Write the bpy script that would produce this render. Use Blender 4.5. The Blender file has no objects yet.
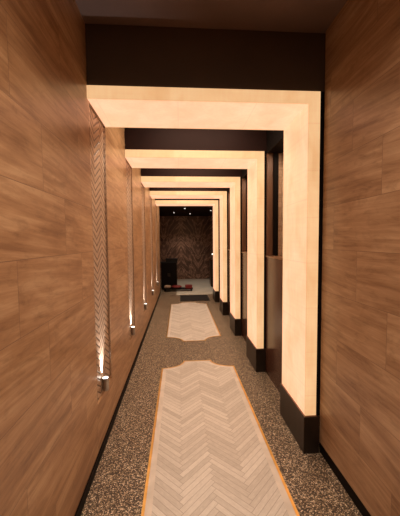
import bpy, bmesh, math, random
from mathutils import Vector, Matrix
random.seed(4)
sc = bpy.context.scene
C = sc.collection

# ------------------------------------------------------------------ helpers
def new_bm(): return bmesh.new()

def add_box(bm, x0, x1, y0, y1, z0, z1, bev=0.0, seg=2):
    r = bmesh.ops.create_cube(bm, size=1.0)
    vs = r['verts']
    for v in vs:
        v.co.x = x0 + (v.co.x + .5) * (x1 - x0)
        v.co.y = y0 + (v.co.y + .5) * (y1 - y0)
        v.co.z = z0 + (v.co.z + .5) * (z1 - z0)
    if bev > 0:
        es = list({e for v in vs for e in v.link_edges})
        bmesh.ops.bevel(bm, geom=es, offset=bev, segments=seg, profile=.5, affect='EDGES')
    return bm

def box(*a, **k):
    return add_box(new_bm(), *a, **k)

def add_lathe(bm, cx, cy, prof, n=28, cap=True):
    rings = []
    for r, z in prof:
        rings.append([bm.verts.new((cx + r * math.cos(2 * math.pi * i / n), cy + r * math.sin(2 * math.pi * i / n), z)) for i in range(n)])
    for a, b in zip(rings, rings[1:]):
        for i in range(n):
            bm.faces.new((a[i], a[(i + 1) % n], b[(i + 1) % n], b[i]))
    if cap:
        bm.faces.new(list(reversed(rings[0])))
        bm.faces.new(rings[-1])
    return bm

def add_tube(bm, p0, p1, r, n=12):
    p0, p1 = Vector(p0), Vector(p1)
    d = p1 - p0
    q = d.to_track_quat('Z', 'Y')
    rr = []
    for p in (p0, p1):
        rr.append([bm.verts.new(p + q @ Vector((r * math.cos(2 * math.pi * i / n), r * math.sin(2 * math.pi * i / n), 0))) for i in range(n)])
    for i in range(n):
        bm.faces.new((rr[0][i], rr[0][(i + 1) % n], rr[1][(i + 1) % n], rr[1][i]))
    bm.faces.new(list(reversed(rr[0]))); bm.faces.new(rr[1])
    return bm

def add_prism(bm, outline, z0, z1):
    a = [bm.verts.new((x, y, z0)) for x, y in outline]
    b = [bm.verts.new((x, y, z1)) for x, y in outline]
    n = len(a)
    for i in range(n):
        bm.faces.new((a[i], a[(i + 1) % n], b[(i + 1) % n], b[i]))
    bm.faces.new(list(reversed(a))); bm.faces.new(b)
    return bm

def add_ring(bm, o, i_, z0, z1):
    n = len(o)
    L = [[bm.verts.new((x, y, z)) for x, y in pl] for pl, z in ((o, z0), (o, z1), (i_, z1), (i_, z0))]
    for k in range(n):
        m = (k + 1) % n
        for a, b in ((0, 1), (1, 2), (2, 3), (3, 0)):
            bm.faces.new((L[a][k], L[a][m], L[b][m], L[b][k]))
    return bm

def obj(name, bm, mat, parent=None, smooth=False):
    bmesh.ops.recalc_face_normals(bm, faces=bm.faces)
    me = bpy.data.meshes.new(name)
    bm.to_mesh(me); bm.free()
    if smooth:
        for p in me.polygons: p.use_smooth = True
        try: me.set_sharp_from_angle(angle=math.radians(35))
        except Exception: pass
    me.materials.append(mat)
    o = bpy.data.objects.new(name, me)
    C.objects.link(o)
    if parent: o.parent = parent
    return o

def tag(o, label, cat, group=None):
    o['label'] = label; o['category'] = cat
    if group: o['group'] = group
    return o

def thing(name, label, cat, loc=(0, 0, 0), group=None, rz=0):
    o = bpy.data.objects.new(name, None); C.objects.link(o)
    o.location = loc; o.rotation_euler = (0, 0, rz); o.empty_display_size = .1
    return tag(o, label, cat, group)

def struct(name, bm, mat, parent=None):
    o = obj(name, bm, mat, parent)
    if not parent: o['kind'] = 'structure'
    return o

# copy a thing and its parts (and their sub-parts)
def dup(root, loc, label, parent=None):
    def rec(o, par):
        c = o.copy(); C.objects.link(c); c.parent = par
        for ch in o.children: rec(ch, c)
        return c
    c = rec(root, parent)
    c.location = loc; c['label'] = label
    return c

# ------------------------------------------------------------------ materials
class NT:
    def __init__(s, name):
        s.m = bpy.data.materials.new(name); s.m.use_nodes = True
        s.t = s.m.node_tree; s.N = s.t.nodes; s.L = s.t.links
        s.b = s.N['Principled BSDF']
    def n(s, typ, **k):
        o = s.N.new(typ)
        for a, v in k.items(): setattr(o, a, v)
        return o
    def lk(s, a, b): s.L.new(a, b)
    def math(s, op, a, b=None, c=None):
        o = s.n('ShaderNodeMath', operation=op)
        for i, v in enumerate((a, b, c)):
            if v is None: continue
            if isinstance(v, (int, float)): o.inputs[i].default_value = v
            else: s.lk(v, o.inputs[i])
        return o.outputs[0]
    def ramp(s, fac, stops):
        r = s.n('ShaderNodeValToRGB')
        e = r.color_ramp.elements
        while len(e) < len(stops): e.new(.5)
        for el, (p, c) in zip(e, stops):
            el.position = p; el.color = (*c, 1)
        s.lk(fac, r.inputs[0]); return r.outputs[0]
    def mix(s, fac, a, b, mode='MIX'):
        o = s.n('ShaderNodeMix', data_type='RGBA', blend_type=mode)
        for i, v in ((0, fac), (6, a), (7, b)):
            if isinstance(v, (int, float)): o.inputs[i].default_value = v
            elif isinstance(v, tuple): o.inputs[i].default_value = (*v, 1)
            else: s.lk(v, o.inputs[i])
        return o.outputs[2]
    def noise(s, vec, scale, detail=4, rough=.5, dist=0):
        o = s.n('ShaderNodeTexNoise'); o.inputs['Scale'].default_value = scale
        o.inputs['Detail'].default_value = detail; o.inputs['Roughness'].default_value = rough
        o.inputs['Distortion'].default_value = dist
        if vec is not None: s.lk(vec, o.inputs['Vector'])
        return o.outputs[0]
    def pos(s):
        o = s.n('ShaderNodeTexCoord'); return o.outputs['Object']
    def sep(s, v):
        o = s.n('ShaderNodeSeparateXYZ'); s.lk(v, o.inputs[0]); return o.outputs
    def comb(s, x, y, z):
        o = s.n('ShaderNodeCombineXYZ')
        for i, v in enumerate((x, y, z)):
            if isinstance(v, (int, float)): o.inputs[i].default_value = v
            else: s.lk(v, o.inputs[i])
        return o.outputs[0]
    def bump(s, h, strength, dist=.002):
        o = s.n('ShaderNodeBump'); o.inputs['Strength'].default_value = strength
        o.inputs['Distance'].default_value = dist
        s.lk(h, o.inputs['Height']); s.lk(o.outputs[0], s.b.inputs['Normal'])
    def base(s, c, rough=.5, metal=0, spec=.5):
        if isinstance(c, tuple): s.b.inputs['Base Color'].default_value = (*c, 1)
        else: s.lk(c, s.b.inputs['Base Color'])
        s.b.inputs['Roughness'].default_value = rough
        s.b.inputs['Metallic'].default_value = metal
        s.b.inputs['Specular IOR Level'].default_value = spec

def plain(name, c, rough=.5, metal=0, spec=.5, var=.12, scale=18):
    m = NT(name)
    f = m.noise(m.pos(), scale, 4)
    lo = tuple(x * (1 - var) for x in c); hi = tuple(min(1, x * (1 + var)) for x in c)
    m.base(m.ramp(f, [(.3, lo), (.7, hi)]), rough, metal, spec)
    return m.m

def stone_wall(name, dark, mid, light, joint, shift=0.0, tilt=.0, rough=.34, rowh=.27, zoff=1.39, tl=.66, stag=.22):
    """travertine cladding: long slabs in a running bond, veins along the slab"""
    m = NT(name)
    x, y, z = m.sep(m.pos())
    br = m.n('ShaderNodeTexBrick', offset=0.0, offset_frequency=2, squash=1.0)
    zz = m.math('SUBTRACT', z, zoff - rowh * 12)
    row = m.math('FLOOR', m.math('DIVIDE', zz, rowh))
    yy = m.math('SUBTRACT', m.math('ADD', y, tl * 20 - shift), m.math('MULTIPLY', m.math('SUBTRACT', row, 13.0), stag))
    m.lk(m.comb(yy, zz, 0.0), br.inputs['Vector'])
    br.inputs['Color1'].default_value = (0, 0, 0, 1); br.inputs['Color2'].default_value = (1, 1, 1, 1)
    br.inputs['Mortar'].default_value = (.5, .5, .5, 1)
    br.inputs['Scale'].default_value = 1; br.inputs['Mortar Size'].default_value = .0016
    br.inputs['Mortar Smooth'].default_value = .3
    br.inputs['Brick Width'].default_value = tl; br.inputs['Row Height'].default_value = rowh
    tone = m.sep(br.outputs['Color'])[0]
    zt = m.math('ADD', z, m.math('MULTIPLY', y, m.math('ADD', tilt, m.math('MULTIPLY', m.math('SUBTRACT', tone, .5), .16))))
    # broad veins
    v = m.comb(m.math('MULTIPLY', tone, 7.0), m.math('MULTIPLY', y, .85), m.math('MULTIPLY', zt, 5.5))
    n1 = m.noise(v, 1.6, 5, .55, .9)
    v2 = m.comb(m.math('MULTIPLY', tone, 11.0), m.math('MULTIPLY', y, 1.5), m.math('MULTIPLY', zt, 30.0))
    n2 = m.noise(v2, 1.5, 5, .65, .5)
    f = m.math('ADD', m.math('MULTIPLY', n1, .55), m.math('MULTIPLY', n2, .45))
    f = m.math('ADD', f, m.math('MULTIPLY', m.math('SUBTRACT', tone, .5), .03))
    col = m.ramp(f, [(.37, dark), (.5, mid), (.61, light)])
    bl = m.noise(m.comb(m.math('MULTIPLY', tone, 5.0), m.math('MULTIPLY', y, 3.0), m.math('MULTIPLY', zt, 9.0)), 2.2, 6, .7, 1.2)
    col = m.mix(.75, col, m.ramp(bl, [(.28, (.62, .58, .54)), (.5, (1, 1, 1)), (.75, (1.0, 1.0, 1.0))]), 'MULTIPLY')
    col = m.mix(m.math('MULTIPLY', br.outputs['Fac'], .75), col, joint)
    m.base(col, rough, 0, .45)
    h = m.math('SUBTRACT', m.math('MULTIPLY', n2, .35), br.outputs['Fac'])
    m.bump(h, .35, .001)
    return m.m

def herringbone(name, ua, va, W, nn, cols, grout, rough=.4, rot=True, u0=0., bumpd=.001, gw=.035, bstr=.4, vein=.25):
    """ua/va: which object axis runs across / along the pattern"""
    m = NT(name)
    p = m.sep(m.pos())
    a = m.math('SUBTRACT', p[ua], u0); b = p[va]
    s = 1 / math.sqrt(2) / W
    u = m.math('ADD', m.math('MULTIPLY', m.math('ADD', a, b), s), 400.0)
    v = m.math('ADD', m.math('MULTIPLY', m.math('SUBTRACT', b, a), s), 400.0)
    i = m.math('FLOOR', u); j = m.math('FLOOR', v)
    fu = m.math('SUBTRACT', u, i); fv = m.math('SUBTRACT', v, j)
    t = m.math('FLOORED_MODULO', m.math('SUBTRACT', i, j), 2.0 * nn)
    t = m.math('ROUND', t)
    H = m.math('LESS_THAN', t, nn - .5)
    V = m.math('SUBTRACT', 1.0, H)
    off = m.math('SUBTRACT', 2.0 * nn - 1, t)
    # id
    ix = m.math('SUBTRACT', i, m.math('MULTIPLY', H, t))
    jy = m.math('SUBTRACT', j, m.math('MULTIPLY', V, off))
    wn = m.n('ShaderNodeTexWhiteNoise', noise_dimensions='3D')
    m.lk(m.comb(ix, jy, H), wn.inputs['Vector'])
    tone = wn.outputs['Value']
    # local coords (in W units)
    lxH = m.math('ADD', t, fu); lyV = m.math('ADD', off, fv)
    along = m.math('ADD', m.math('MULTIPLY', H, lxH), m.math('MULTIPLY', V, lyV))
    acr = m.math('ADD', m.math('MULTIPLY', H, fv), m.math('MULTIPLY', V, fu))
    e1 = m.math('MINIMUM', along, m.math('SUBTRACT', float(nn), along))
    e2 = m.math('MINIMUM', acr, m.math('SUBTRACT', 1.0, acr))
    e = m.math('MINIMUM', e1, e2)
    tile = m.n('ShaderNodeMapRange'); tile.inputs['From Min'].default_value = gw * .5; tile.inputs['From Max'].default_value = gw * 1.6
    m.lk(e, tile.inputs['Value']); tf = tile.outputs[0]
    col = m.ramp(tone, cols)
    vn = m.noise(m.comb(m.math('MULTIPLY', along, .6), m.math('MULTIPLY', acr, 2.2), m.math('MULTIPLY', tone, 30.0)), 1.4, 4, .6, .6)
    col = m.mix(vein, col, m.ramp(vn, [(.3, tuple(c * .6 for c in cols[0][1])), (.7, cols[-1][1])]))
    col = m.mix(tf, grout, col)
    m.base(col, rough, 0, .45)
    hh = m.math('ADD', m.math('MULTIPLY', tf, 1.0), m.math('MULTIPLY', m.math('MULTIPLY', tone, tf), .6))
    m.bump(hh, bstr, bumpd)
    return m.m

def chevron_relief():
    # shallow carved zigzag bands running up the strip
    m = NT('chevron_relief')
    x, y, z = m.sep(m.pos())
    pp = m.math('PINGPONG', m.math('SUBTRACT', y, SY0 - 2.0 * .132), .132)
    q = m.math('DIVIDE', m.math('ADD', z, m.math('MULTIPLY', pp, .62)), .047)
    fr = m.math('FRACT', q)
    w = m.math('PINGPONG', fr, .5)
    line = m.n('ShaderNodeMapRange'); line.inputs['From Min'].default_value = .05; line.inputs['From Max'].default_value = .2
    m.lk(w, line.inputs['Value'])
    nz = m.noise(m.comb(0.0, m.math('MULTIPLY', y, 6.0), m.math('MULTIPLY', q, 1.7)), 1.5, 4)
    col = m.ramp(nz, [(.3, (.36, .235, .145)), (.7, (.58, .40, .27))])
    col = m.mix(line.outputs[0], (.13, .075, .045), col)
    m.base(col, .34, 0, .5)
    m.bump(m.math('ADD', line.outputs[0], m.math('MULTIPLY', fr, .5)), .7, .006)
    return m.m

def terrazzo():
    m = NT('terrazzo')
    p = m.pos()
    vo = m.n('ShaderNodeTexVoronoi', feature='F1'); vo.inputs['Scale'].default_value = 155; vo.inputs['Randomness'].default_value = 1
    m.lk(p, vo.inputs['Vector'])
    r, g, b = m.sep(vo.outputs['Color'])
    chip = m.ramp(r, [(0, (.018, .010, .006)), (.42, (.10, .060, .032)), (.62, (.36, .25, .15)), (.84, (.62, .47, .32)), (1, (.95, .80, .62))])
    ed = m.n('ShaderNodeTexVoronoi', feature='DISTANCE_TO_EDGE'); ed.inputs['Scale'].default_value = 155
    m.lk(p, ed.inputs['Vector'])
    fac = m.n('ShaderNodeMapRange'); fac.inputs['From Min'].default_value = .03; fac.inputs['From Max'].default_value = .12
    m.lk(ed.outputs['Distance'], fac.inputs['Value'])
    col = m.mix(fac.outputs[0], (.035, .022, .013), chip)
    m.base(col, .38, 0, .5)
    m.bump(fac.outputs[0], .25, .0008)
    return m.m

def glow(name, col_lo, col_hi, strength, ax, joint=.3):
    """backlit onyx sheet: soft cloud figure and faint sheet joints, gives off light"""
    m = NT(name)
    p = m.pos()
    x, y, z = m.sep(p)
    n = m.noise(m.comb(m.math('MULTIPLY', x, 4.0), m.math('MULTIPLY', y, 4.0), m.math('MULTIPLY', z, 2.4)), 1.5, 4, .55, .8)
    col = m.ramp(n, [(.3, col_lo), (.68, col_hi)])
    fs = m.noise(m.comb(m.math('MULTIPLY', x, 30.0), m.math('MULTIPLY', y, 30.0), m.math('MULTIPLY', z, 2.0)), 2.0, 3, .6)
    fb = m.noise(m.comb(m.math('MULTIPLY', x, 1.5), m.math('MULTIPLY', y, 1.5), m.math('MULTIPLY', z, 30.0)), 1.6, 3, .6)
    k = m.math('ADD', .80, m.math('MULTIPLY', m.math('ADD', fs, fb), .20))
    col = m.mix(1.0, col, m.comb(k, k, k), 'MULTIPLY')
    c = {'z': z, 'x': x}[ax]
    w = m.math('PINGPONG', m.math('ADD', c, 5.0), joint / 2)
    ln = m.math('LESS_THAN', w, .0022)
    col = m.mix(m.math('MULTIPLY', ln, .28), col, tuple(k * .6 for k in col_lo))
    m.base((.25, .16, .10), .35, 0, .25)
    m.lk(col, m.b.inputs['Emission Color']); m.b.inputs['Emission Strength'].default_value = strength
    return m.m

def lamp_mat(name, c, s):
    m = NT(name); m.base((.8, .8, .8), .3)
    m.b.inputs['Emission Color'].default_value = (*c, 1); m.b.inputs['Emission Strength'].default_value = s
    return m.m

def marble_dark():
    m = NT('dark_veined_marble')
    x, y, z = m.sep(m.pos())
    mx = m.math('ABSOLUTE', m.math('SUBTRACT', m.math('FLOORED_MODULO', m.math('ADD', x, 10.35), 1.3), .65))  # book-matched slabs
    v = m.comb(m.math('MULTIPLY', m.math('ADD', z, m.math('MULTIPLY', mx, .7)), 1.5), 0.0, m.math('MULTIPLY', m.math('SUBTRACT', m.math('MULTIPLY', z, .7), mx), 4.5))
    n = m.noise(v, 1.2, 4, .55, 1.0)
    rd = m.math('ABSOLUTE', m.math('SUBTRACT', n, .5))
    vein = m.ramp(rd, [(.0, (.85, .52, .38)), (.025, (.44, .24, .17)), (.08, (.22, .12, .09)), (.2, (.13, .070, .056))])
    n2 = m.noise(v, 5.0, 5, .6, 1.0)
    col = m.mix(m.math('MULTIPLY', n2, .5), vein, (.11, .065, .045))
    m.base(col, .3, 0, .4)
    return m.m

def brushed(name, c, rough=.3):
    m = NT(name)
    x, y, z = m.sep(m.pos())
    n = m.noise(m.comb(m.math('MULTIPLY', x, 30.), m.math('MULTIPLY', y, 30.), m.math('MULTIPLY', z, 400.)), 1.0, 3)
    m.base(m.ramp(n, [(.3, tuple(k * .85 for k in c)), (.7, c)]), rough, 1.0)
    return m.m

def wood_dark(name, dark, light, rough=.4):
    m = NT(name)
    x, y, z = m.sep(m.pos())
    n = m.noise(m.comb(m.math('MULTIPLY', x, 14.), m.math('MULTIPLY', y, 14.), m.math('MULTIPLY', z, 1.2)), 1.4, 6, .6, .5)
    m.base(m.ramp(n, [(.32, dark), (.68, light)]), rough, 0, .4)
    return m.m

SY0, SY1, SZ0 = .045, .440, .372     # herringbone recess within each bay
M = {}
M['wall_l'] = stone_wall('travertine_left', (.25, .123, .055), (.40, .222, .108), (.52, .325, .178), (.16, .08, .045), 1.26, .06, stag=-.22)
M['wall_r'] = stone_wall('travertine_right', (.25, .130, .066), (.39, .228, .124), (.50, .32, .187), (.17, .09, .05), 1.32, -.04, stag=.24)
M['niche_stone'] = stone_wall('travertine_niche', (.46, .30, .19), (.60, .42, .29), (.72, .53, .38), (.26, .15, .09), 0.3, .02)
M['terrazzo'] = terrazzo()
M['herring'] = herringbone('herringbone_stone', 0, 1, .034, 8, [(0, (.54, .48, .42)), (.5, (.66, .60, .535)), (1, (.77, .71, .64))], (.38, .32, .265), .36, u0=.388, bumpd=.0006)
M['border'] = plain('pale_stone_border', (.70, .62, .54), .38, scale=9)
M['brass'] = plain('brass', (.85, .52, .16), .35, 1.0)
M['relief'] = chevron_relief()
M['glow_in'] = glow('backlit_onyx_inner', (1.10, .52, .275), (1.2, .625, .375), 1.0, 'z', .42)
M['glow_sof'] = glow('backlit_onyx_soffit', (1.10, .53, .30), (1.20, .625, .385), 1.0, 'x', .5)
M['glow_fr'] = glow('backlit_onyx_front', (.96, .53, .24), (1.08, .66, .33), .82, 'z', .3)
M['seam'] = glow('backlit_onyx_seam', (.90, .49, .24), (.98, .58, .30), .74, 'z', .3)
M['black'] = plain('black_satin', (.006, .004, .0035), .55, 0, .08)
M['base'] = wood_dark('espresso_wood', (.012, .0075, .005), (.026, .015, .010), .34)
M['panel'] = wood_dark('brown_lacquer', (.060, .026, .018), (.095, .042, .028), .24)
M['rail'] = wood_dark('walnut_rail', (.16, .075, .04), (.26, .13, .07), .3)
M['jamb'] = wood_dark('walnut_jamb', (.10, .045, .025), (.17, .08, .042), .4)
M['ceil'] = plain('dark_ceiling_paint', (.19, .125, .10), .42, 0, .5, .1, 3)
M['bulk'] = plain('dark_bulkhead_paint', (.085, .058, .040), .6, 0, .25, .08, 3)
M['ceil2'] = plain('dark_ceiling_and_bulk_shade', (.020, .0085, .007), .6, 0, .08, .1, 3)
M['steel'] = brushed('brushed_steel', (.42, .38, .34), .3)
M['chrome'] = brushed('polished_trim', (.62, .55, .48), .22)
M['led'] = lamp_mat('uplight_lens_glow', (1.0, .93, .82), 7)
M['spotglow'] = lamp_mat('downlight_glow', (1.0, .9, .78), 3.0)
M['marble'] = marble_dark()
M['farwall'] = plain('dark_brown_plaster', (.09, .05, .035), .6)
M['pale_floor'] = plain('pale_polished_stone', (.72, .66, .56), .2, 0, .5, .08, 4)
M['mat'] = plain('charcoal_mat_pile', (.018, .015, .015), .9, 0, .2, .3, 90)
M['mat_rub'] = plain('mat_rubber', (.015, .014, .014), .7)
M['red'] = plain('red_cloth', (.16, .010, .009), .6)
M['red2'] = plain('red_lacquer', (.18, .010, .009), .35)
M['cream'] = plain('cream_cloth', (.30, .20, .14), .8, scale=40)
M['dark_item'] = plain('charcoal_plastic', (.010, .010, .011), .5, 0, .15)
M['shell'] = plain('dim_plaster', (.30, .19, .12), .8)

# ------------------------------------------------------------------ dimensions (metres)
XL, XR = -.553, .937
Z1, S, DEP = 1.8815, 1.2536, .445
XI, XO = .8348, .911
HT, HI = 2.399, 2.322
HC = 2.765
NA = 5
ys = [Z1 + k * S for k in range(NA)]
YEND = 8.10      # end of the corridor
YB = -2.2        # behind the camera
FY = 11.25       # far wall

# ------------------------------------------------------------------ the setting
struct('floor', box(-1.6, 2.8, YB, FY + .1, -.12, 0), M['terrazzo'])
# left wall with five tall recesses
SY0, SY1, SZ0 = .045, .440, .372     # recess within each bay
REC = .012
bm = new_bm()
prev = YB
for y in ys:
    a, b = y + SY0, y + SY1
    add_box(bm, XL - .16, XL, prev, a, .058, 2.9)
    add_box(bm, XL - .16, XL, a, b, .058, SZ0)
    add_box(bm, XL - .16, XL, a, b, HI + .001, 2.9)
    add_box(bm, XL - .16, XL - REC - .012, a, b, SZ0, HI + .001)
    prev = b
add_box(bm, XL - .16, XL, prev, YEND, .058, 2.9)
struct('wall_left', bm, M['wall_l'])
struct('baseboard_left', box(XL - .16, XL + .010, YB, YEND, 0, .058), M['black'])
# right wall: near length in front of the arches, then the back of the bays
struct('wall_right', box(XR, XR + .2, YB, Z1 - .002, .075, 2.9), M['wall_r'])
struct('baseboard_right', box(XR + .004, XR + .2, YB, Z1 - .002, 0, .075), M['black'])
XN = 1.095
struct('wall_bay', box(XN, XN + .06, Z1 - .002, YEND, 0, HC), M['niche_stone'])
struct('ceiling', box(XL - .16, XR + .2, YB, YEND, HC, HC + .1), M['ceil'])
for y in ys:
    struct('ceiling_bulkhead', box(XL + .001, XN - .001, y + .012, y + DEP - .002, HT + .003, HC - .001), M['bulk'] if y == ys[0] else M['ceil2'])  # shade put into colour: bulkheads past the first get a darker tone
struct('wall_back', box(XL - .16, XR + .2, YB - .1, YB, 0, 2.9), M['shell'])
# far room
struct('wall_far', box(-1.6, 2.8, FY, FY + .12, 0, 2.8), M['marble'])
struct('wall_far_left', box(-1.7, -1.6, YEND, FY, 0, 2.8), M['farwall'])
struct('wall_far_right', box(2.8, 2.9, YEND - .6, FY, 0, 2.8), M['farwall'])
struct('wall_far_return', box(-1.6, XL - .16, YEND - .12, YEND, 0, 2.8), M['farwall'])
struct('wall_far_return_right', box(XN + .06, 2.8, YEND - .12, YEND, 0, 2.8), M['farwall'])
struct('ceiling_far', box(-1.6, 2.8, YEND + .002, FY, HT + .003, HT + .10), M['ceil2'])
struct('wall_over_opening', box(XL - .16, XN + .06, YEND, YEND + .05, HT + .10, HC + .1), M['farwall'])
struct('trim_1', box(XL - .10, XL + .012, YEND, YEND + .05, 0, HT), M['chrome'])
# far floor: pale polished stone
struct('floor_far', box(-.10, 2.6, 7.93, FY, .0, .004), M['pale_floor'])

# ------------------------------------------------------------------ glowing arches
def make_arch():
    """local origin: floor, at the front plane; x is world x"""
    t = thing('light_arch', '', 'light arch', (0, 0, 0), 'glowing stone arches spanning the corridor')
    # front L
    th = .012
    bm = new_bm()
    add_box(bm, XI, XO, 0, th, .262, HI)
    add_box(bm, XL + .002, XO, 0, th, HI, HT)
    obj('front_panel', bm, M['glow_fr'], t)
    # inner reveal of the post
    obj('post_panel', box(XI, XI + th, th, DEP, .262, HI), M['glow_in'], t)
    obj('soffit_panel', box(XL + .002, XO - .02, th, DEP, HI, HI + th), M['glow_sof'], t)
    bm = new_bm()
    add_box(bm, XI, XO, DEP, DEP + th, .262, HI)
    add_box(bm, XL + .002, XO, DEP, DEP + th, HI, HT)
    obj('rear_panel', bm, M['glow_fr'], t)
    # mitre strips at the seams
    bm = new_bm()
    add_box(bm, XI - .0006, XI + .0006, -.0006, .0012, .262, HI)
    add_box(bm, XL + .002, XI, -.0006, .0012, HI - .0006, HI + .0006)
    obj('seam_strip', bm, M['seam'], t)
    # dark plinth under the post
    bm = new_bm()
    add_box(bm, XI - .012, XO + .020, -.012, DEP + .018, 0, .256, .003)
    b = obj('plinth', bm, M['base'], t)
    bm = new_bm()
    add_box(bm, XI - .009, XI, -.009, DEP + .012, .256, .262)
    add_box(bm, XI, XO, -.009, .0, .256, .262)
    obj('plinth_lip', bm, M['rail'], b)
    # black filler: shade of the gap between post and wall, put in as colour
    obj('gap_shade_fill', box(XO, XN - .003, .004, DEP + .012, .2565, HT), M['black'], t)
    return t
ordn = ['nearest glowing stone arch, with the largest and brightest post and beam',
        'second glowing arch from the camera, behind the nearest one',
        'third glowing arch from the camera, in the middle of the row',
        'fourth glowing arch from the camera, just before the last one',
        'farthest and smallest glowing arch, framing the dark room at the end']
a0 = make_arch()
a0['label'] = ordn[0]; a0.location = (0, ys[0], 0)
for k in range(1, NA): dup(a0, (0, ys[k], 0), ordn[k])

# ------------------------------------------------------------------ recessed herringbone strips
def make_strip():
    t = thing('herringbone_strip', '', 'wall panel', (XL, 0, 0), 'recessed herringbone strips in the left wall')
    x = -REC
    obj('relief_panel', box(x - .012, x, SY0 + .006, SY1 - .006, SZ0 + .002, HI - .002), M['relief'], t)
    bm = new_bm()
    add_box(bm, x, .0015, SY1 - .006, SY1 - .0005, SZ0 + .002, HI - .002)
    obj('jamb_trim', bm, M['chrome'], t)
    obj('jamb_trim', box(x, .0, SY0 + .0005, SY0 + .006, SZ0 + .002, HI - .002), M['chrome'], t)
    return t
sl = ['tall recessed herringbone strip in left wall, nearest the camera and widest',
      'recessed herringbone strip in left wall, second from the camera',
      'recessed herringbone strip in left wall, middle one of the five',
      'narrow recessed herringbone strip in left wall, fourth from the camera',
      'farthest recessed herringbone strip at the dark end of left wall']
s0 = make_strip(); s0['label'] = sl[0]; s0.location = (XL, ys[0], 0)
for k in range(1, NA): dup(s0, (XL, ys[k], 0), sl[k])

# ------------------------------------------------------------------ uplights
UY, UX = .215, .012      # place of the barrel, from the wall face
def make_up():
    t = thing('wall_uplight', '', 'wall light', (XL + UX, 0, .392), 'steel uplights at the foot of the herringbone strips')
    r = .022
    bm = new_bm()
    add_lathe(bm, 0, 0, [(r * .80, -.004), (r, .0), (r, .072), (r * 1.06, .074), (r * 1.06, .090), (r * .86, .090), (r * .86, .085)])
    obj('barrel', bm, M['steel'], t, True)
    bm = new_bm(); add_lathe(bm, 0, 0, [(r * .84, .0855), (r * .84, .0885)])
    obj('lens', bm, M['led'], t, True)
    bm = new_bm(); add_tube(bm, (-.015, 0, .03), (-r * .2, 0, .03), .007)
    add_box(bm, -.0155, -.0125, -.016, .016, .008, .052)
    obj('wall_bracket', bm, M['steel'], t)
    return t
ul = ['steel wall uplight nearest the camera, burning white on the first herringbone strip',
      'steel wall uplight on the second herringbone strip',
      'steel wall uplight on the third herringbone strip',
      'small steel wall uplight on the fourth herringbone strip',
      'tiny farthest steel wall uplight on the last herringbone strip']
u0 = make_up(); u0['label'] = ul[0]; u0.location = (XL + UX, ys[0] + UY, .392)
for k in range(1, NA): dup(u0, (XL + UX, ys[k] + UY, .392), ul[k])
for k in range(NA):
    L = bpy.data.lights.new('uplight_beam', 'SPOT'); L.energy = 34.0; L.spot_size = math.radians(58); L.spot_blend = 1.0
    L.color = (.96, .97, 1.0); L.shadow_soft_size = .012
    o = bpy.data.objects.new('uplight_beam', L); C.objects.link(o)
    o.location = (XL + UX - .004, ys[k] + UY, .392 + .095)
    d = Vector((-.16, 0, 1)); o.rotation_euler = d.to_track_quat('-Z', 'Y').to_euler()

# ------------------------------------------------------------------ bays on the right
def make_bay():
    t = thing('wainscot_bay', '', 'wall panelling', (0, 0, 0), 'brown lacquer bays between the posts')
    y0, y1 = DEP + .030, S - .004
    XP = .934
    obj('lower_panel', box(XP, XP + .02, y0, y1, .0, 1.272), M['panel'], t)
    obj('top_rail', box(XP - .006, XN - .001, y0, y1, 1.272, 1.288), M['rail'], t)
    # jamb at far end, seen face-on
    obj('jamb_board', box(.935, .998, y1 - .02, y1, 1.2885, 2.371), M['jamb'], t)
    obj('jamb_post', box(.998, 1.050, y1 - .045, y1, 1.2885, 2.371), M['black'], t)
    obj('jamb_stone', box(1.050, XN - .001, y1 - .02, y1, 1.2885, 2.371), M['niche_stone'], t)
    obj('header', box(.934, XN - .001, y0, y1, 2.372, HC - .002), M['black'], t)
    return t
bl = ['brown lacquered wainscot bay between the first and second posts',
      'brown lacquered wainscot bay between the second and third posts',
      'brown lacquered wainscot bay between the third and fourth posts',
      'dark narrow wainscot bay between the fourth and last posts']
b0 = make_bay(); b0['label'] = bl[0]; b0.location = (0, ys[0], 0)
for k in range(1, 4): dup(b0, (0, ys[k], 0), bl[k])

# ------------------------------------------------------------------ floor inlays
def plaque(x0, x1, y0, y1, d, rx=.25, ry=.19, n=10):
    """rectangle with hollow corners; d insets the outline"""
    rx += d; ry += d
    P = []
    X0, X1, Y0, Y1 = x0, x1, y0, y1
    cs = [(X0, Y0, 0), (X1, Y0, 1), (X1, Y1, 2), (X0, Y1, 3)]
    for cx, cy, q in cs:
        for i in range(n + 1):
            # angle range of a hollow quarter round its corner
            a = {0: (90, 0), 1: (180, 90), 2: (270, 180), 3: (360, 270)}[q]
            t = math.radians(a[0] + (a[1] - a[0]) * i / n)
            x, y = cx + rx * math.cos(t), cy + ry * math.sin(t)
            x = min(max(x, x0 + d), x1 - d); y = min(max(y, y0 + d), y1 - d)
            P.append((x, y))
    return P
def inlay(y0, y1, label):
    t = thing('floor_inlay', label, 'floor inlay', (0, 0, 0), 'pale herringbone panels inlaid along the corridor floor')
    xa, xb = -.222, .613
    bm = new_bm(); add_prism(bm, plaque(xa, xb, y0, y1, .055), .0005, .0030)
    obj('herringbone_tiles', bm, M['herring'], t)
    bm = new_bm(); add_ring(bm, plaque(xa, xb, y0, y1, .017), plaque(xa, xb, y0, y1, .0555), .0005, .0030)
    obj('stone_border', bm, M['border'], t)
    bm = new_bm(); add_ring(bm, plaque(xa, xb, y0, y1, 0), plaque(xa, xb, y0, y1, .0165), .0005, .0036)
    obj('brass_strip', bm, M['brass'], t)
    return t
inlay(.55, 3.50, 'large near herringbone floor panel edged in brass, running under the camera')
inlay(4.20, 6.93, 'smaller far pale floor panel with hollow corners, beyond the terrazzo gap')

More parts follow.
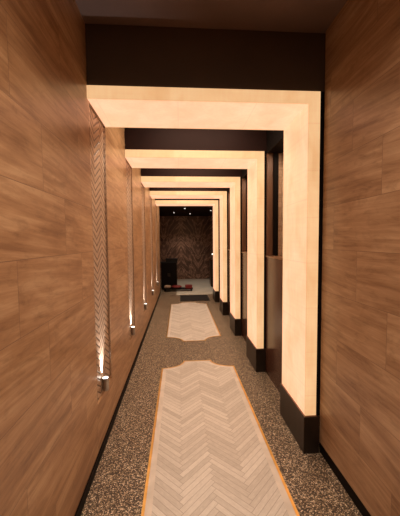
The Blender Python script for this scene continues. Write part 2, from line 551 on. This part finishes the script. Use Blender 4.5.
# ------------------------------------------------------------------ mat at the end
t = thing('floor_mat', 'dark charcoal doormat lying across the end of the corridor', 'mat', (.36, 7.45, .004))
obj('pile', box(-.34, .34, -.36, .36, .004, .011, .003), M['mat'], t)
obj('rubber_edge', box(-.365, .365, -.385, .385, .0, .004), M['mat_rub'], t)

# ------------------------------------------------------------------ far room furniture
t = thing('storage_cabinet', 'black upright cabinet against the left side of the far room', 'cabinet', (-.33, 9.05, 0))
obj('body', box(-.235, .235, -.20, .20, .06, .80, .006), M['black'], t)
obj('top', box(-.25, .25, -.215, .215, .80, .825, .004), M['dark_item'], t)
for sx in (-1, 1):
    d = obj('door', box(min(sx * .004, sx * .228), max(sx * .004, sx * .228), -.214, -.2005, .075, .79, .002), M['black'], t)
    bm = new_bm(); add_tube(bm, (sx * .025, -.224, .40), (sx * .025, -.224, .50), .005); add_tube(bm, (sx * .025, -.224, .41), (sx * .025, -.212, .41), .004); add_tube(bm, (sx * .025, -.224, .49), (sx * .025, -.212, .49), .004)
    obj('handle', bm, M['steel'], d)
obj('kick_plate', box(-.22, .22, -.18, .18, 0, .06), M['black'], t)

t = thing('document_box', 'dark low box lying on top of the black cabinet', 'box', (-.25, 9.02, .8252))
obj('body', box(-.17, .17, -.12, .12, 0, .075, .006), M['dark_item'], t)
obj('lid', box(-.178, .178, -.128, .128, .075, .105, .006), M['dark_item'], t)

t = thing('low_platform', 'low black platform on the floor before the cabinet, carrying red things', 'platform', (-.06, 8.58, 0))
obj('deck', box(-.43, .43, -.12, .14, .055, .085, .006), M['black'], t)
for sx in (-1, 1):
    for sy in (-1, 1):
        bm = new_bm(); add_lathe(bm, sx * .38, .01 + sy * .09, [(.018, 0), (.022, .01), (.022, .055)], 14)
        obj('foot', bm, M['black'], t, True)

def bundle(name, label, cat, loc, r, mat, n):
    bm = new_bm()
    rnd = random.Random(n)
    bmesh.ops.create_icosphere(bm, subdivisions=3, radius=1)
    for v in bm.verts:
        c = v.co.copy()
        k = 1 + .10 * math.sin(5 * c.x + n) * math.cos(6 * c.y) + .07 * math.sin(11 * c.z + 4 * c.x)
        v.co = Vector((c.x * r[0] * k, c.y * r[1] * k, r[2] + c.z * r[2] * (k if c.z > -.3 else 1)))
        if v.co.z < .15 * r[2]: v.co.z = 0.0
    o = obj(name, bm, mat, None, True); o.location = loc
    return tag(o, label, cat)
bundle('cloth_bundle', 'pale cream crumpled bundle at the left end of the low platform', 'bundle', (-.37, 8.56, .0856), (.10, .09, .05), M['cream'], 2)
bundle('folded_cushion', 'soft red cushion in the middle of the low platform', 'cushion', (-.10, 8.57, .0856), (.15, .10, .045), M['red'], 5)
t = thing('gift_box', 'small red box with a lid at the right end of the low platform', 'box', (.245, 8.57, .0856))
obj('body', box(-.10, .10, -.08, .08, 0, .07, .003), M['red2'], t)
obj('lid', box(-.105, .105, -.085, .085, .07, .092, .003), M['red2'], t)

t = thing('side_counter', 'dark counter end seen past the last glowing post', 'counter', (1.35, 9.4, 0))
obj('body', box(-.38, .38, -.22, .22, .05, .84), M['base'], t)
obj('top', box(-.40, .40, -.24, .24, .84, .87, .004), M['panel'], t)
obj('kick_plate', box(-.36, .36, -.19, .19, 0, .05), M['black'], t)
t = thing('table_lamp', 'tiny lit lamp standing on the dark counter', 'lamp', (1.04, 9.36, .8702))
bm = new_bm(); add_lathe(bm, 0, 0, [(.045, 0), (.045, .008), (.008, .014), (.007, .15)], 18); obj('base', bm, M['steel'], t, True)
bm = new_bm(); add_lathe(bm, 0, 0, [(.022, .15), (.014, .18)], 18); obj('shade', bm, M['spotglow'], t, True)

def downlight(x, y, label):
    t = thing('ceiling_spotlight', label, 'ceiling light', (x, y, HT + .003), 'small spotlights in the far room ceiling')
    bm = new_bm(); add_lathe(bm, 0, 0, [(.028, -.035), (.030, -.033), (.030, -.004), (.036, -.003), (.036, 0)], 18)
    obj('housing', bm, M['black'], t, True)
    bm = new_bm(); add_lathe(bm, 0, 0, [(.022, -.038), (.022, -.0352)], 18)
    obj('lens', bm, M['spotglow'], t, True)
downlight(-.17, 9.5, 'tiny ceiling spotlight at left of the far room')
downlight(.155, 8.3, 'tiny ceiling spotlight nearest the last glowing beam')
downlight(.36, 9.9, 'tiny ceiling spotlight in the middle of the far room')
downlight(.95, 8.9, 'tiny ceiling spotlight beside the last glowing post at right')

# ------------------------------------------------------------------ lights
def area(name, loc, size, energy, col, rot=(0, 0, 0), sy=None):
    L = bpy.data.lights.new(name, 'AREA'); L.energy = energy; L.size = size; L.color = col
    if sy: L.shape = 'RECTANGLE'; L.size_y = sy
    o = bpy.data.objects.new(name, L); C.objects.link(o); o.location = loc; o.rotation_euler = rot
    return o
area('corridor_fill_behind', (.2, -.5, HC - .02), .6, 20, (1.0, .76, .56), sy=.9)  # added fill light behind the camera; no fixture there
for k in range(NA):
    area('bay_fill', (.2, ys[k] + DEP + .40, HC - .02), .9, 18, (1.0, .80, .60), sy=.2)  # unseen fill added above each bay to brighten floor and walls
for x, y, e in ((.45, 8.25, 34), (.75, 9.9, 26), (.1, 10.4, 26)):
    L = bpy.data.lights.new('far_spot', 'SPOT'); L.energy = e; L.spot_size = math.radians(66 if y < 10 else 110); L.spot_blend = .9
    L.color = (1, .86, .7); L.shadow_soft_size = .02
    o = bpy.data.objects.new('far_spot', L); C.objects.link(o); o.location = (x, y, HT - .05)

W = bpy.data.worlds.new('World'); sc.world = W; W.use_nodes = True
W.node_tree.nodes['Background'].inputs[0].default_value = (.02, .013, .009, 1)
W.node_tree.nodes['Background'].inputs[1].default_value = 1.0

for k in range(4):
    area('niche_fill', (1.06, ys[k] + .75, 2.365), .04, 2.2, (1.0, .76, .54), sy=.5)  # fill light added inside the recess to lift its pale stone

o = area('corridor_fill_front', (.2, .75, HC - .02), .5, 12, (1.0, .82, .66), sy=.7)  # extra fill added out of view, brightens the near floor inlay
o.data.spread = math.radians(115)

# ------------------------------------------------------------------ camera
f, pi_, ya, ro = 294.486, .0571, .0685, .0084
def ray(a, b):
    x, y, z = a / f, b / f, 1.0
    c, s = math.cos(ro), math.sin(ro); x, y = c * x + s * y, -s * x + c * y
    c, s = math.cos(pi_), math.sin(pi_); y, z = c * y - s * z, s * y + c * z
    c, s = math.cos(ya), math.sin(ya); x, z = c * x + s * z, -s * x + c * z
    return Vector((x, z, y))
fw = ray(0, 0); rt = (ray(1, 0) - fw).normalized(); up = (ray(0, 1) - fw).normalized()
cam = bpy.data.cameras.new('camera'); co = bpy.data.objects.new('camera', cam); C.objects.link(co)
mt = Matrix((rt, up, -fw.normalized())).transposed().to_4x4(); mt.translation = (0, 0, 1.45)
co.matrix_world = mt
cam.sensor_fit = 'VERTICAL'; cam.sensor_height = 24; cam.sensor_width = 24
cam.lens = f / 516 * 24; cam.clip_start = .02
sc.camera = co
sc.view_settings.view_transform = 'Standard'; sc.view_settings.look = 'None'
sc.view_settings.exposure = 0; sc.view_settings.gamma = 1; sc.view_settings.use_curve_mapping = False
